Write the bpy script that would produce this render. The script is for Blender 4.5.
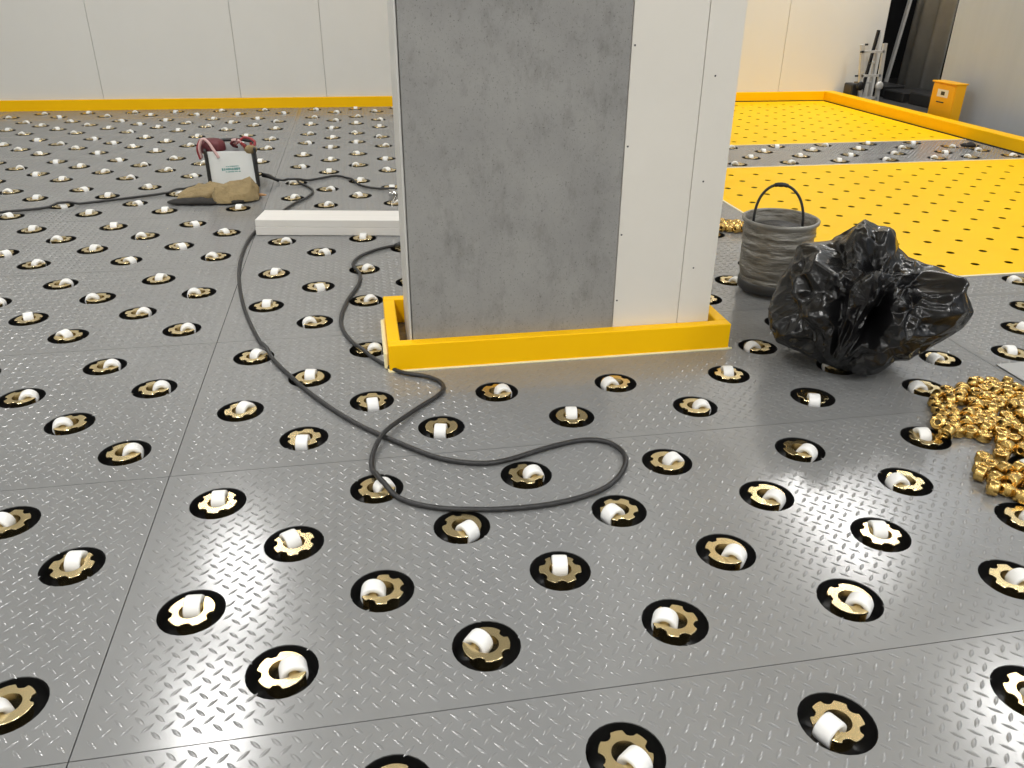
import bpy, math, random
import numpy as np
from mathutils import Vector, Matrix, noise
from mathutils.geometry import tessellate_polygon

# ------------------------------------------------------------------ scene, camera, light
for o in list(bpy.data.objects):
    bpy.data.objects.remove(o)
scene = bpy.context.scene
COL = scene.collection
PI = math.pi
rng = random.Random(7)

CAM_H, F_PX, PITCH, ROLL, YAW = 1.2092, 812.58, math.radians(26.757), math.radians(.5478), .18267
fwd_h = Vector((math.sin(YAW), math.cos(YAW), 0)); right_h = Vector((math.cos(YAW), -math.sin(YAW), 0)); up_w = Vector((0, 0, 1))
cam_f = math.cos(PITCH) * fwd_h - math.sin(PITCH) * up_w
cam_u0 = math.sin(PITCH) * fwd_h + math.cos(PITCH) * up_w
cam_r = math.cos(ROLL) * right_h + math.sin(ROLL) * cam_u0
cam_u = -math.sin(ROLL) * right_h + math.cos(ROLL) * cam_u0
CAM = Vector((0, 0, CAM_H))
cd = bpy.data.cameras.new('camera'); cam = bpy.data.objects.new('camera', cd); COL.objects.link(cam)
cd.sensor_width = 36; cd.lens = F_PX / 1024 * 36; cd.clip_start = .02
m = Matrix.Identity(4)
for i in range(3):
    m[i][0], m[i][1], m[i][2], m[i][3] = cam_r[i], cam_u[i], -cam_f[i], CAM[i]
cam.matrix_world = m
scene.camera = cam

w = bpy.data.worlds.new('world'); scene.world = w; w.use_nodes = True
w.node_tree.nodes['Background'].inputs[0].default_value = (.9, .95, 1, 1)
w.node_tree.nodes['Background'].inputs[1].default_value = .05
vs = scene.view_settings
vs.view_transform = 'Standard'; vs.look = 'None'; vs.gamma = 1; vs.use_curve_mapping = False
vs.exposure = -0.1

LAMP_Z, LAMP_W = 4.2, 47.0
lamp_spots = [(-1.5, y) for y in (6.75, 4.95, 2.6, .2, -2.2, -4.4)] + [(4.95, y) for y in (7.35, 6.3, 3.8, 1.0, -2.2)] + [(-7.2, y) for y in (6.6, 3.0, -.6, -4.2)] + [(1.6, y) for y in (-1.2, -3.8)] + [(5.95, 7.9)]  # last one, in the annexe, is added to brighten the curtain
for i, (x, y) in enumerate(lamp_spots):
    ld = bpy.data.lights.new('lamp_light', 'AREA'); ld.shape = 'RECTANGLE'; ld.size = .36; ld.size_y = 1.0
    ld.energy = LAMP_W * (1.5 if x > 5.5 else 1.35 if y < 2.4 else .75 if x > 4 else .95); ld.color = (1, .985, .955)
    lo = bpy.data.objects.new('lamp_light', ld); COL.objects.link(lo); lo.location = (x, y, LAMP_Z - .012)

# ------------------------------------------------------------------ helpers
def lin(c):
    return tuple((v / 12.92 if v <= .04045 else ((v + .055) / 1.055) ** 2.4) for v in c)
def srgb(r, g, b):
    return lin((r / 255, g / 255, b / 255))
MATS = {}
def mat(name, color, rough=.5, metal=0, var=0, scale=8, bump=0, bscale=60, color2=None, spec=.5, rvar=0, coat=0, detail=6, coords='Object', stretch=None, bdist=.002):
    if name in MATS: return MATS[name]
    mt = bpy.data.materials.new(name); mt.use_nodes = True
    nt = mt.node_tree; b = nt.nodes['Principled BSDF']
    b.inputs['Base Color'].default_value = (*color, 1); b.inputs['Roughness'].default_value = rough
    b.inputs['Metallic'].default_value = metal; b.inputs['Specular IOR Level'].default_value = spec
    if coat: b.inputs['Coat Weight'].default_value = coat; b.inputs['Coat Roughness'].default_value = .08
    tc = nt.nodes.new('ShaderNodeTexCoord'); mp = nt.nodes.new('ShaderNodeMapping')
    nt.links.new(tc.outputs[coords], mp.inputs[0])
    if stretch: mp.inputs['Scale'].default_value = stretch
    if var or color2:
        n = nt.nodes.new('ShaderNodeTexNoise'); n.inputs['Scale'].default_value = scale; n.inputs['Detail'].default_value = detail; n.inputs['Roughness'].default_value = .6
        nt.links.new(mp.outputs[0], n.inputs['Vector'])
        r = nt.nodes.new('ShaderNodeValToRGB'); r.color_ramp.elements[0].position = .32; r.color_ramp.elements[1].position = .68
        c2 = color2 if color2 else tuple(v * (1 - var) for v in color)
        c1 = color if color2 else tuple(min(1, v * (1 + var)) for v in color)
        r.color_ramp.elements[0].color = (*c2, 1); r.color_ramp.elements[1].color = (*c1, 1)
        nt.links.new(n.outputs['Fac'], r.inputs[0]); nt.links.new(r.outputs[0], b.inputs['Base Color'])
        if rvar:
            mr = nt.nodes.new('ShaderNodeMapRange'); mr.inputs['To Min'].default_value = rough - rvar; mr.inputs['To Max'].default_value = rough + rvar
            nt.links.new(n.outputs['Fac'], mr.inputs['Value']); nt.links.new(mr.outputs[0], b.inputs['Roughness'])
    if bump:
        n2 = nt.nodes.new('ShaderNodeTexNoise'); n2.inputs['Scale'].default_value = bscale; n2.inputs['Detail'].default_value = 5
        nt.links.new(mp.outputs[0], n2.inputs['Vector'])
        bp = nt.nodes.new('ShaderNodeBump'); bp.inputs['Strength'].default_value = bump; bp.inputs['Distance'].default_value = bdist
        nt.links.new(n2.outputs['Fac'], bp.inputs['Height']); nt.links.new(bp.outputs[0], b.inputs['Normal'])
    MATS[name] = mt
    return mt

def link(o, parent=None):
    COL.objects.link(o)
    if parent is not None: o.parent = parent
    return o
def mesh(name, V, Fc, smooth=False):
    me = bpy.data.meshes.new(name); me.from_pydata([tuple(v) for v in V], [], [tuple(f) for f in Fc])
    if smooth: me.polygons.foreach_set('use_smooth', [True] * len(me.polygons))
    me.update(); return me
def obj(name, me, mt, parent=None, loc=None, rot=None):
    o = bpy.data.objects.new(name, me)
    if mt is not None and len(me.materials) == 0: me.materials.append(mt)
    link(o, parent)
    if loc: o.location = loc
    if rot: o.rotation_euler = rot
    return o
def tag(o, label, cat, group=None):
    o['label'] = label; o['category'] = cat
    if group: o['group'] = group
    return o
def empty(name, loc=(0, 0, 0), rz=0):
    o = bpy.data.objects.new(name, None); COL.objects.link(o); o.location = loc; o.rotation_euler = (0, 0, rz); o.empty_display_size = .05
    return o
class MB:
    def __init__(s): s.V = []; s.F = []
    def add(s, V, Fc):
        n = len(s.V); s.V += [tuple(v) for v in V]; s.F += [tuple(i + n for i in f) for f in Fc]; return s
    def box(s, x0, x1, y0, y1, z0, z1, bev=0):
        if bev <= 0:
            V = [(x, y, z) for z in (z0, z1) for y in (y0, y1) for x in (x0, x1)]
            return s.add(V, [(0, 2, 3, 1), (4, 5, 7, 6), (0, 1, 5, 4), (2, 6, 7, 3), (0, 4, 6, 2), (1, 3, 7, 5)])
        b = bev; V = []; idx = {}
        for sx in (0, 1):
            for sy in (0, 1):
                for sz in (0, 1):
                    X, Y, Z = (x0, x1)[sx], (y0, y1)[sy], (z0, z1)[sz]
                    dx, dy, dz = (b, -b)[sx], (b, -b)[sy], (b, -b)[sz]
                    idx[sx, sy, sz] = len(V)
                    V += [(X, Y + dy, Z + dz), (X + dx, Y, Z + dz), (X + dx, Y + dy, Z)]
        I = lambda a, b_, c, k: idx[a, b_, c] + k
        Fc = []
        for v in (0, 1):
            Fc.append([I(v, 0, 0, 0), I(v, 1, 0, 0), I(v, 1, 1, 0), I(v, 0, 1, 0)])
            Fc.append([I(0, v, 0, 1), I(1, v, 0, 1), I(1, v, 1, 1), I(0, v, 1, 1)])
            Fc.append([I(0, 0, v, 2), I(1, 0, v, 2), I(1, 1, v, 2), I(0, 1, v, 2)])
        for a in (0, 1):
            for c in (0, 1):
                Fc.append([I(a, c, 0, 0), I(a, c, 1, 0), I(a, c, 1, 1), I(a, c, 0, 1)])
                Fc.append([I(a, 0, c, 0), I(a, 1, c, 0), I(a, 1, c, 2), I(a, 0, c, 2)])
                Fc.append([I(0, a, c, 1), I(1, a, c, 1), I(1, a, c, 2), I(0, a, c, 2)])
                for d in (0, 1):
                    Fc.append([I(a, c, d, 0), I(a, c, d, 1), I(a, c, d, 2)])
        cx = Vector(((x0 + x1) / 2, (y0 + y1) / 2, (z0 + z1) / 2))
        out = []
        for f in Fc:
            p = [Vector(V[i]) for i in f]; n = (p[1] - p[0]).cross(p[2] - p[0])
            c = sum(p, Vector()) / len(p) - cx
            out.append(f if n.dot(c) > 0 else f[::-1])
        return s.add(V, out)
    def lathe(s, prof, seg=24, M=None, closed=False):
        V = []; Fc = []; n = len(prof)
        for k in range(seg):
            a = 2 * PI * k / seg
            for r, z in prof: V.append(Vector((r * math.cos(a), r * math.sin(a), z)))
        for k in range(seg):
            k2 = (k + 1) % seg
            for i in range(n - 1 if not closed else n):
                j = (i + 1) % n
                Fc.append((k * n + i, k2 * n + i, k2 * n + j, k * n + j))
        if M is not None: V = [M @ v for v in V]
        return s.add(V, Fc)
    def tube(s, pts, r, seg=8, cap=True):
        pts = [Vector(p) for p in pts]; n = len(pts); V = []; Fc = []; N = None
        for i, p in enumerate(pts):
            t = (pts[min(i + 1, n - 1)] - pts[max(i - 1, 0)]).normalized()
            if N is None:
                N = t.orthogonal().normalized()
            N = (N - t * N.dot(t)).normalized(); B = t.cross(N)
            rr = r[i] if isinstance(r, (list, tuple)) else r
            for k in range(seg):
                a = 2 * PI * k / seg; V.append(p + (N * math.cos(a) + B * math.sin(a)) * rr)
        for i in range(n - 1):
            for k in range(seg):
                k2 = (k + 1) % seg
                Fc.append((i * seg + k, i * seg + k2, (i + 1) * seg + k2, (i + 1) * seg + k))
        if cap: Fc.append(tuple(range(seg))[::-1]); Fc.append(tuple((n - 1) * seg + k for k in range(seg)))
        return s.add(V, Fc)
    def mesh(s, name, smooth=False): return mesh(name, s.V, s.F, smooth)
    def build(s, name, mt, parent=None, smooth=False, loc=None, rot=None): return obj(name, s.mesh(name, smooth), mt, parent, loc, rot)
def box_obj(name, dims, mt, parent=None, bev=0):
    return MB().box(*dims, bev=bev).build(name, mt, parent)
def spline(pts, sub=6):
    P = [Vector(p) for p in pts]; out = []
    for i in range(len(P) - 1):
        a, b, c, d = P[max(i - 1, 0)], P[i], P[i + 1], P[min(i + 2, len(P) - 1)]
        for k in range(sub):
            t = k / sub
            out.append(.5 * ((2 * b) + (c - a) * t + (2 * a - 5 * b + 4 * c - d) * t * t + (3 * b - a - 3 * c + d) * t ** 3))
    out.append(P[-1]); return out
def project(p):
    d = Vector(p) - CAM; z = d.dot(cam_f)
    if z <= .05: return None
    return 512 + F_PX * d.dot(cam_r) / z, 384 - F_PX * d.dot(cam_u) / z

# ------------------------------------------------------------------ materials
M_DECK = mat('grey_painted_steel', srgb(127, 128, 128), .18, 0, var=.05, scale=3.0, rvar=.03, bump=.03, bscale=260, spec=1.0)
M_YELLOW = mat('yellow_deck_paint', srgb(252, 199, 0), .5, 0, var=.03, scale=2, spec=.15)
M_KERB = mat('yellow_kerb_paint', srgb(255, 196, 0), .45, 0, var=.03, scale=4, spec=.2)
M_SUB = mat('black_subfloor', (.006, .006, .006), .7)
M_PIT = mat('black_housing', (.008, .008, .008), .35)
M_GOLD = mat('zinc_gold', srgb(228, 208, 160), .26, 1, var=.06, scale=14)
M_WHEEL = mat('white_nylon', srgb(236, 236, 234), .4, 0)
M_WALL = mat('white_wall_panel', srgb(222, 221, 216), .45, 0, var=.015, scale=1.5)
M_WALLR = mat('white_wall_panel_dimmed', srgb(178, 186, 196), .5, 0, var=.03, scale=1.2, stretch=(6, 6, .6))  # white panels; the weaker light on this wall is put into the base colour
M_CEIL = mat('ceiling_white', srgb(225, 225, 222), .6)
M_BRASS = mat('brass', srgb(208, 174, 104), .27, 1, var=.08, scale=20)
M_BLACKRUB = mat('black_rubber', (.022, .022, .023), .5, 0, var=.3, scale=60)
M_DARKMETAL = mat('dark_metal', (.03, .03, .032), .45, .6)
M_ALU = mat('aluminium', srgb(205, 205, 203), .45, .35)

# ------------------------------------------------------------------ floor: steel deck plates on a black subfloor
PER, ROWB, AX = .897, .2005, .4
Y0S = 1.067; XW = 2.691
XB = [-.568 - 2 * XW, -.568 - XW, -.568, -.568 + XW]
WALL_Y, YEL_X0, YEL_X1 = 8.63, -.568 + XW, 5.03
HOLE_R = .070
floor = box_obj('floor', (-9, 8.6, -6, 11, -.14, -.075), M_SUB); floor['kind'] = 'structure'

def plate_mesh(name, wx, wy, holes, hr=HOLE_R, seg=28, thick=.012):
    g = .0012; outer = [(g, g), (wx - g, g), (wx - g, wy - g), (g, wy - g)]
    loops = [[Vector((x, y, 0)) for x, y in outer]]
    for hx, hy in holes:
        loops.append([Vector((hx + hr * math.cos(-2 * PI * k / seg), hy + hr * math.sin(-2 * PI * k / seg), 0)) for k in range(seg)])
    V = [tuple(p) for l in loops for p in l]
    tris = tessellate_polygon(loops)
    Fc = []
    for t in tris:
        a, b, c = [Vector(V[i]) for i in t]
        Fc.append(t if (b - a).cross(c - a).z > 0 else t[::-1])
    nV = len(V); V += [(x, y, -thick) for x, y, z in V]; s = 0
    for l in loops:
        n = len(l)
        for k in range(n):
            a, b = s + k, s + (k + 1) % n
            Fc.append((b, a, a + nV, b + nV))
        s += n
    return mesh(name, V, Fc)
def tread_mesh(name, wx, wy, holes, p=.0385, q=.0352, L=.0150, W=.0042, h=.0015):
    # raised lens-shaped lugs, alternating +45 / -45 degrees
    nx, ny = int(wx / q) + 1, int(wy / p) + 1
    c = []
    for i in range(nx):
        for j in range(ny):
            c.append((.012 + i * q, .012 + j * p, 0)); c.append((.012 + (i + .5) * q, .012 + (j + .5) * p, 1))
    c = np.array(c)
    ok = (c[:, 0] > .012) & (c[:, 0] < wx - .012) & (c[:, 1] > .012) & (c[:, 1] < wy - .012)
    for hx, hy in holes: ok &= (c[:, 0] - hx) ** 2 + (c[:, 1] - hy) ** 2 > (HOLE_R + .007) ** 2
    c = c[ok]
    prof = [(-L, 0), (-L * .5, -W * .78), (0, -W), (L * .5, -W * .78), (L, 0), (L * .5, W * .78), (0, W), (-L * .5, W * .78)]
    top = [(-L * .62, 0), (0, -W * .42), (L * .62, 0), (0, W * .42)]
    base = np.array([(x, y, 0) for x, y in prof] + [(x, y, h) for x, y in top])
    faces = [(0, 1, 8), (1, 2, 9, 8), (2, 3, 10, 9), (3, 4, 10), (4, 5, 10), (5, 6, 11, 10), (6, 7, 8, 11), (7, 0, 8), (8, 9, 10, 11)]
    Vs = []
    for d in (0, 1):
        a = PI / 4 * (1 if d == 0 else -1); R = np.array([[math.cos(a), -math.sin(a), 0], [math.sin(a), math.cos(a), 0], [0, 0, 1]])
        q = c[c[:, 2] == d]; b = base @ R.T
        off = np.concatenate([q[:, :2], np.zeros((len(q), 1))], 1)
        Vs.append((b[None] + off[:, None]).reshape(-1, 3))
    V = np.concatenate(Vs); n = len(V) // 12
    Fc = [tuple(12 * k + i for i in f) for k in range(n) for f in faces]
    return mesh(name, V, Fc, True)

cache = {}
caster_spots = []
def row_holes(left, wx, y0, y1, k, mid=False, XBL=0):
    out = []
    for j in range(4):
        y = Y0S + k * PER + .1475 + ROWB * j
        if y + HOLE_R > y1 - .003: continue
        st = .145 if ((j % 2 == 0) == left) else .345
        for i in range(7 if st == .145 else 6):
            if y + .08 > WALL_Y - .03 + (5.0 - XBL - st - AX * i) * .025: continue
            if not left and mid and .0 < XB[2] + st + AX * i < 1.33 and 2.43 < y < 3.06: continue
            if st + AX * i + HOLE_R < wx: out.append((st + AX * i, y - y0))
    return out
def deck_plate(x0, x1, y0, y1, holes, key):
    if key not in cache:
        pm = plate_mesh('deck_plate', x1 - x0, y1 - y0, holes); tm = tread_mesh('tread_pattern', x1 - x0, y1 - y0, holes)
        cache[key] = (pm, tm)
    pm, tm = cache[key]
    o = obj('deck_plate', pm, M_DECK, floor, (x0, y0, 0))
    t = obj('tread_pattern', tm, M_DECK, o); t['kind'] = 'stuff'
for k in range(-2, 9):
    for bx, x0 in enumerate(XB):
        if bx == 0 and k < 3: continue
        if bx == 3 and k > 2: continue
        y0 = Y0S + k * PER; y1 = min(y0 + PER, WALL_Y + .24)
        if bx == 3 and k == 2: y1 = 3.095
        holes = row_holes(bx < 2, XW, y0, y1, k, bx == 2, x0)
        deck_plate(x0, x0 + XW, y0, y1, holes, (bx < 2, round(y1 - y0, 3), len(holes), (k, bx) if len(holes) < 26 else 0))
        caster_spots += [(x0 + hx, y0 + hy) for hx, hy in holes]
# yellow perforated decks and the grey caster strip between them
def yellow_plate(y0, y1, ys):
    xs = [2.29 + .18 * i for i in range(16)]
    hs = [(x - YEL_X0, y - y0) for y in ys for x in xs if x < YEL_X1 - .05]
    o = obj('yellow_deck_plate', plate_mesh('yellow_deck_plate', YEL_X1 - YEL_X0, y1 - y0, hs, .020, 14, .002), M_YELLOW, floor, (YEL_X0, y0, 0))
    wl = MB(); W, D = YEL_X1 - YEL_X0, y1 - y0
    wl.box(0, .012, 0, D, .0003, .002).box(.012, W, 0, .012, .0003, .002).box(.012, W, D - .012, D, .0003, .002)
    wl.build('edge_strip', mat('pale_edge', srgb(240, 232, 200), .5), o)
    return o
yellow_plate(3.095, 5.455, [3.25 + .18 * j for j in range(12)])
yellow_plate(6.24, 8.70, [6.40 + .18 * j for j in range(12)])
strip = [(2.267 + AX * i, 5.56) for i in range(6)] + [(2.467 + AX * i, 5.765) for i in range(6)] + [(2.267 + AX * i, 5.97) for i in range(7)] + [(2.467 + AX * i, 6.165) for i in range(6)] + [(4.55, 5.565), (4.90, 5.57), (4.82, 5.80), (4.88, 6.0)]
sp = []
for p in strip:
    if all((p[0] - q[0]) ** 2 + (p[1] - q[1]) ** 2 > .155 ** 2 for q in sp): sp.append(p)
strip = sp
SY0, SY1 = 5.457, 6.238
hs = [(x - YEL_X0, y - SY0) for x, y in strip]
o = obj('deck_plate', plate_mesh('deck_plate', YEL_X1 - YEL_X0, SY1 - SY0, hs), M_DECK, floor, (YEL_X0, SY0, 0))
t = obj('tread_pattern', tread_mesh('tread_pattern', YEL_X1 - YEL_X0, SY1 - SY0, hs), M_DECK, o); t['kind'] = 'stuff'
# concrete apron between the right kerb and the wall, and the dark room beyond the opening
box_obj('concrete_apron', (YEL_X1 + .002, 8.4, -6, 11, -.07, -.002), mat('dark_concrete', srgb(48, 48, 47), .8, var=.2, scale=5), floor)

# ------------------------------------------------------------------ room shell
def panel_wall(name, along, pos, spans, thick, z1, mt, parent_mt, gap=.006):
    # backing slab with separate panels standing proud of it
    a0, a1 = spans[0], spans[-1]
    s = 1 if thick > 0 else -1
    if along == 'x':
        ys = sorted((pos + s * .012, pos + thick)); o = box_obj(name, (a0, a1, ys[0], ys[1], -.1, z1), parent_mt)
    else:
        xs = sorted((pos + s * .012, pos + thick)); o = box_obj(name, (xs[0], xs[1], a0, a1, -.1, z1), parent_mt)
    o['kind'] = 'structure'
    for b, c in zip(spans[:-1], spans[1:]):
        q = sorted((pos, pos + s * .012))
        if along == 'x': box_obj('wall_panel', (b + gap / 2, c - gap / 2, q[0], q[1], -.1, z1), mt, o, .002)
        else: box_obj('wall_panel', (q[0], q[1], b + gap / 2, c - gap / 2, -.1, z1), mt, o, .002)
    return o
ZC = 4.35
M_BACK = mat('panel_joint', srgb(188, 188, 184), .7)
panel_wall('wall_back', 'x', WALL_Y, [-9.4, -7.6, -6.3, -5.0, -3.7, -2.41, -1.13, -.30, .98, 2.2, 3.35, 4.5, 5.62], .12, ZC, M_WALL, M_BACK, .004)
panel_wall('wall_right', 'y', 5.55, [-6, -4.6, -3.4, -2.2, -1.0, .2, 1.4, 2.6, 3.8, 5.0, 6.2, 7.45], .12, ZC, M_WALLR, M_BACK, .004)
panel_wall('wall_left', 'y', -9, [-6, -4, -2, 0, 2, 4, 6, 9.2], -.12, ZC, M_WALL, M_BACK)
panel_wall('wall_front', 'x', -6, [-9, -7, -5, -3, -1, 1, 3, 5.55], -.12, ZC, M_WALL, M_BACK)
ce = box_obj('ceiling', (-9.2, 8.6, -6.2, 11.2, ZC, ZC + .1), M_CEIL); ce['kind'] = 'structure'
# dark annexe behind the opening
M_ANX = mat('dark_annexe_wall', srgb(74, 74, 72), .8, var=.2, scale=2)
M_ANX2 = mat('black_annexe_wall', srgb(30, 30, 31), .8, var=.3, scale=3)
for nm, d, mm in (('wall_annexe_back', (5.62, 8.5, 10.6, 10.72, -.1, ZC), M_ANX2), ('wall_annexe_right', (8.1, 8.22, 5, 10.72, -.1, ZC), M_ANX), ('wall_annexe_front', (5.67, 8.22, 5.5, 5.62, -.1, ZC), M_ANX), ('wall_annexe_left', (5.50, 5.62, 8.751, 10.6, -.1, ZC), M_ANX2)):
    box_obj(nm, d, mm)['kind'] = 'structure'
# yellow kerbs
def trim(name, d, bev=.004):
    o = box_obj(name, d, M_KERB, None, bev); o['kind'] = 'structure'; return o
def swing(o):
    # the far wall runs a touch out of square with the deck
    R = Matrix.Rotation(-.025, 4, 'Z'); pv = Vector((5.0, WALL_Y - .03, 0)); o.matrix_world = Matrix.Translation(pv) @ R @ Matrix.Translation(-pv)
swing(bpy.data.objects['wall_back']); swing(trim('trim_1', (-9.3, 5.03, WALL_Y - .03, WALL_Y - .002, -.01, .098)))
trim('trim_2', (5.03, 5.15, -5.9, WALL_Y - .002, -.01, .10))
sk = box_obj('trim_3', (2.123, 5.018, WALL_Y - .040, WALL_Y - .032, -.02, .008), M_SUB); sk['kind'] = 'structure'; swing(sk)
sk = box_obj('trim_4', (5.018, 5.0295, -5.9, WALL_Y - .05, -.02, .008), M_SUB); sk['kind'] = 'structure'

# ------------------------------------------------------------------ ceiling lamps (the room's light, and one added in the annexe)
M_EMIT = bpy.data.materials.new('lamp_diffuser'); M_EMIT.use_nodes = True
_b = M_EMIT.node_tree.nodes['Principled BSDF']; _b.inputs['Emission Color'].default_value = (1, .985, .955, 1); _b.inputs['Emission Strength'].default_value = 4
lamp_h = MB().box(-.21, .21, -.53, .53, 0, .05, .006).mesh('housing'); lamp_d = MB().box(-.18, .18, -.5, .5, -.006, -.001).mesh('diffuser')
for x, y in lamp_spots:
    e = empty('ceiling_light', (x, y, LAMP_Z)); tag(e, 'white rectangular LED ceiling lamp hanging under the hall roof', 'ceiling light', 'ceiling lamps over the deck')
    obj('housing', lamp_h, M_ALU, e); obj('diffuser', lamp_d, M_EMIT, e)
    obj('hanger', MB().tube([(0, 0, .05), (0, 0, ZC - LAMP_Z)], .006, 6).mesh('hanger'), M_ALU, e)

# ------------------------------------------------------------------ pillar and its kerb
PX0, PX1, PY0, PY1 = .125, 1.19, 2.572, 2.925
pil = box_obj('pillar', (PX0, PX1, PY0, PY1, -.07, ZC), M_WALL); tag(pil, 'tall pillar clad in a grey concrete-look panel and white sheets', 'pillar')
def concrete():
    mt = bpy.data.materials.new('grey_concrete_board'); mt.use_nodes = True; nt = mt.node_tree; b = nt.nodes['Principled BSDF']; b.inputs['Roughness'].default_value = .62
    tc = nt.nodes.new('ShaderNodeTexCoord')
    def ns(scale, det, stretch=None, rough=.65):
        n = nt.nodes.new('ShaderNodeTexNoise'); n.inputs['Scale'].default_value = scale; n.inputs['Detail'].default_value = det; n.inputs['Roughness'].default_value = rough
        mp = nt.nodes.new('ShaderNodeMapping'); nt.links.new(tc.outputs['Object'], mp.inputs[0])
        if stretch: mp.inputs['Scale'].default_value = stretch
        nt.links.new(mp.outputs[0], n.inputs['Vector']); return n
    def ramp(n, p0, c0, p1, c1):
        r = nt.nodes.new('ShaderNodeValToRGB'); e = r.color_ramp.elements; e[0].position = p0; e[1].position = p1; e[0].color = (*c0, 1); e[1].color = (*c1, 1)
        nt.links.new(n.outputs['Fac'], r.inputs[0]); return r
    def mul(a, c):
        mx = nt.nodes.new('ShaderNodeMix'); mx.data_type = 'RGBA'; mx.blend_type = 'MULTIPLY'; mx.inputs['Factor'].default_value = 1
        nt.links.new(a.outputs[0] if a.bl_idname != 'ShaderNodeMix' else a.outputs['Result'], mx.inputs['A']); nt.links.new(c.outputs[0], mx.inputs['B']); return mx
    g = srgb(150, 149, 146); d = srgb(139, 138, 136)
    a = ramp(ns(5, 8), .35, d, .65, g)
    s1 = ramp(ns(130, 3, (1, 1, .8), .55), .28, (.62, .62, .62), .40, (1, 1, 1))
    s2 = ramp(ns(11, 10, (1, 1, .5), .8), .34, (.74, .74, .73), .50, (1, 1, 1))
    s3 = ramp(ns(230, 2, None, .5), .27, (.40, .39, .38), .33, (1, 1, 1))
    x = mul(mul(mul(a, s1), s2), s3)
    nt.links.new(x.outputs['Result'], b.inputs['Base Color'])
    bp = nt.nodes.new('ShaderNodeBump'); bp.inputs['Strength'].default_value = .15; bp.inputs['Distance'].default_value = .002
    n = ns(90, 5); nt.links.new(n.outputs['Fac'], bp.inputs['Height']); nt.links.new(bp.outputs[0], b.inputs['Normal'])
    return mt
gp = box_obj('concrete_panel', (.128, .829, 2.553, 2.571, -.06, ZC), concrete(), pil, .0015); gp['label'] = 'mottled grey concrete-look panel'
M_SHEET = mat('white_sheet', srgb(224, 220, 211), .42, 0, var=.02, scale=3)
box_obj('white_sheet', (.832, 1.0705, 2.557, 2.571, -.06, ZC), M_SHEET, pil, .0012)
box_obj('white_sheet', (1.0725, 1.19, 2.557, 2.571, -.06, ZC), M_SHEET, pil, .0012)
box_obj('edge_trim', (.118, .1245, 2.551, 2.925, -.06, ZC), mat('light_edge', srgb(196, 195, 190), .5), pil)
scr = MB().lathe([(0, .0015), (.0024, .0012), (.0032, 0)], 10, Matrix.Rotation(PI / 2, 4, 'X')).mesh('screw', True)
for x, z in ((.842, .195), (.842, .43), (.842, .72), (.842, 1.02), (1.112, .30), (1.112, .60), (1.112, .93)):
    obj('screw', scr, mat('screw_steel', (.08, .08, .085), .4, .8), pil, (x, 2.5565, z))
KX0, KX1, KY0, KY1, KH, KT = .042, 1.262, 2.512, 2.985, .098, .042
kr = empty('pillar_kerb', ((KX0 + KX1) / 2, (KY0 + KY1) / 2, 0)); tag(kr, 'yellow steel kerb frame bolted around the foot of the pillar', 'kerb')
cx, cy = kr.location.x, kr.location.y
for d in ((KX0, KX1, KY0, KY0 + KT), (KX0, KX1, KY1 - KT, KY1), (KX0, KX0 + KT, KY0 + KT, KY1 - KT), (KX1 - KT, KX1, KY0 + KT, KY1 - KT)):
    box_obj('rail', (d[0] - cx, d[1] - cx, d[2] - cy, d[3] - cy, 0.001, KH), M_KERB, kr, .003)
M_CAULK = mat('pale_sealant', srgb(238, 226, 178), .6)
def bead(a, b):
    pts = []
    n = 40
    for i in range(n + 1):
        t = i / n; x = a[0] + (b[0] - a[0]) * t; y = a[1] + (b[1] - a[1]) * t
        pts.append((x - cx + .0015 * noise.noise(Vector((x * 40, y * 40, 3))), y - cy + .0015 * noise.noise(Vector((x * 40, y * 40, 7))), .002))
    MB().tube(pts, .0048, 6).build('sealant_bead', M_CAULK, kr, True)
bead((KX0 - .003, KY0 - .001), (KX1 + .012, KY0 - .001)); bead((KX1 + .001, KY0 + .004), (KX1 + .001, KY1)); bead((KX0 - .001, KY0), (KX0 - .001, KY1))
fs = box_obj('foam_strip', (KX0 - .016 - cx, KX0 - .001 - cx, KY0 + .02 - cy, KY0 + .33 - cy, .002, .062), M_CAULK, kr, .004); fs['label'] = 'pale yellow foam strip'

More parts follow.
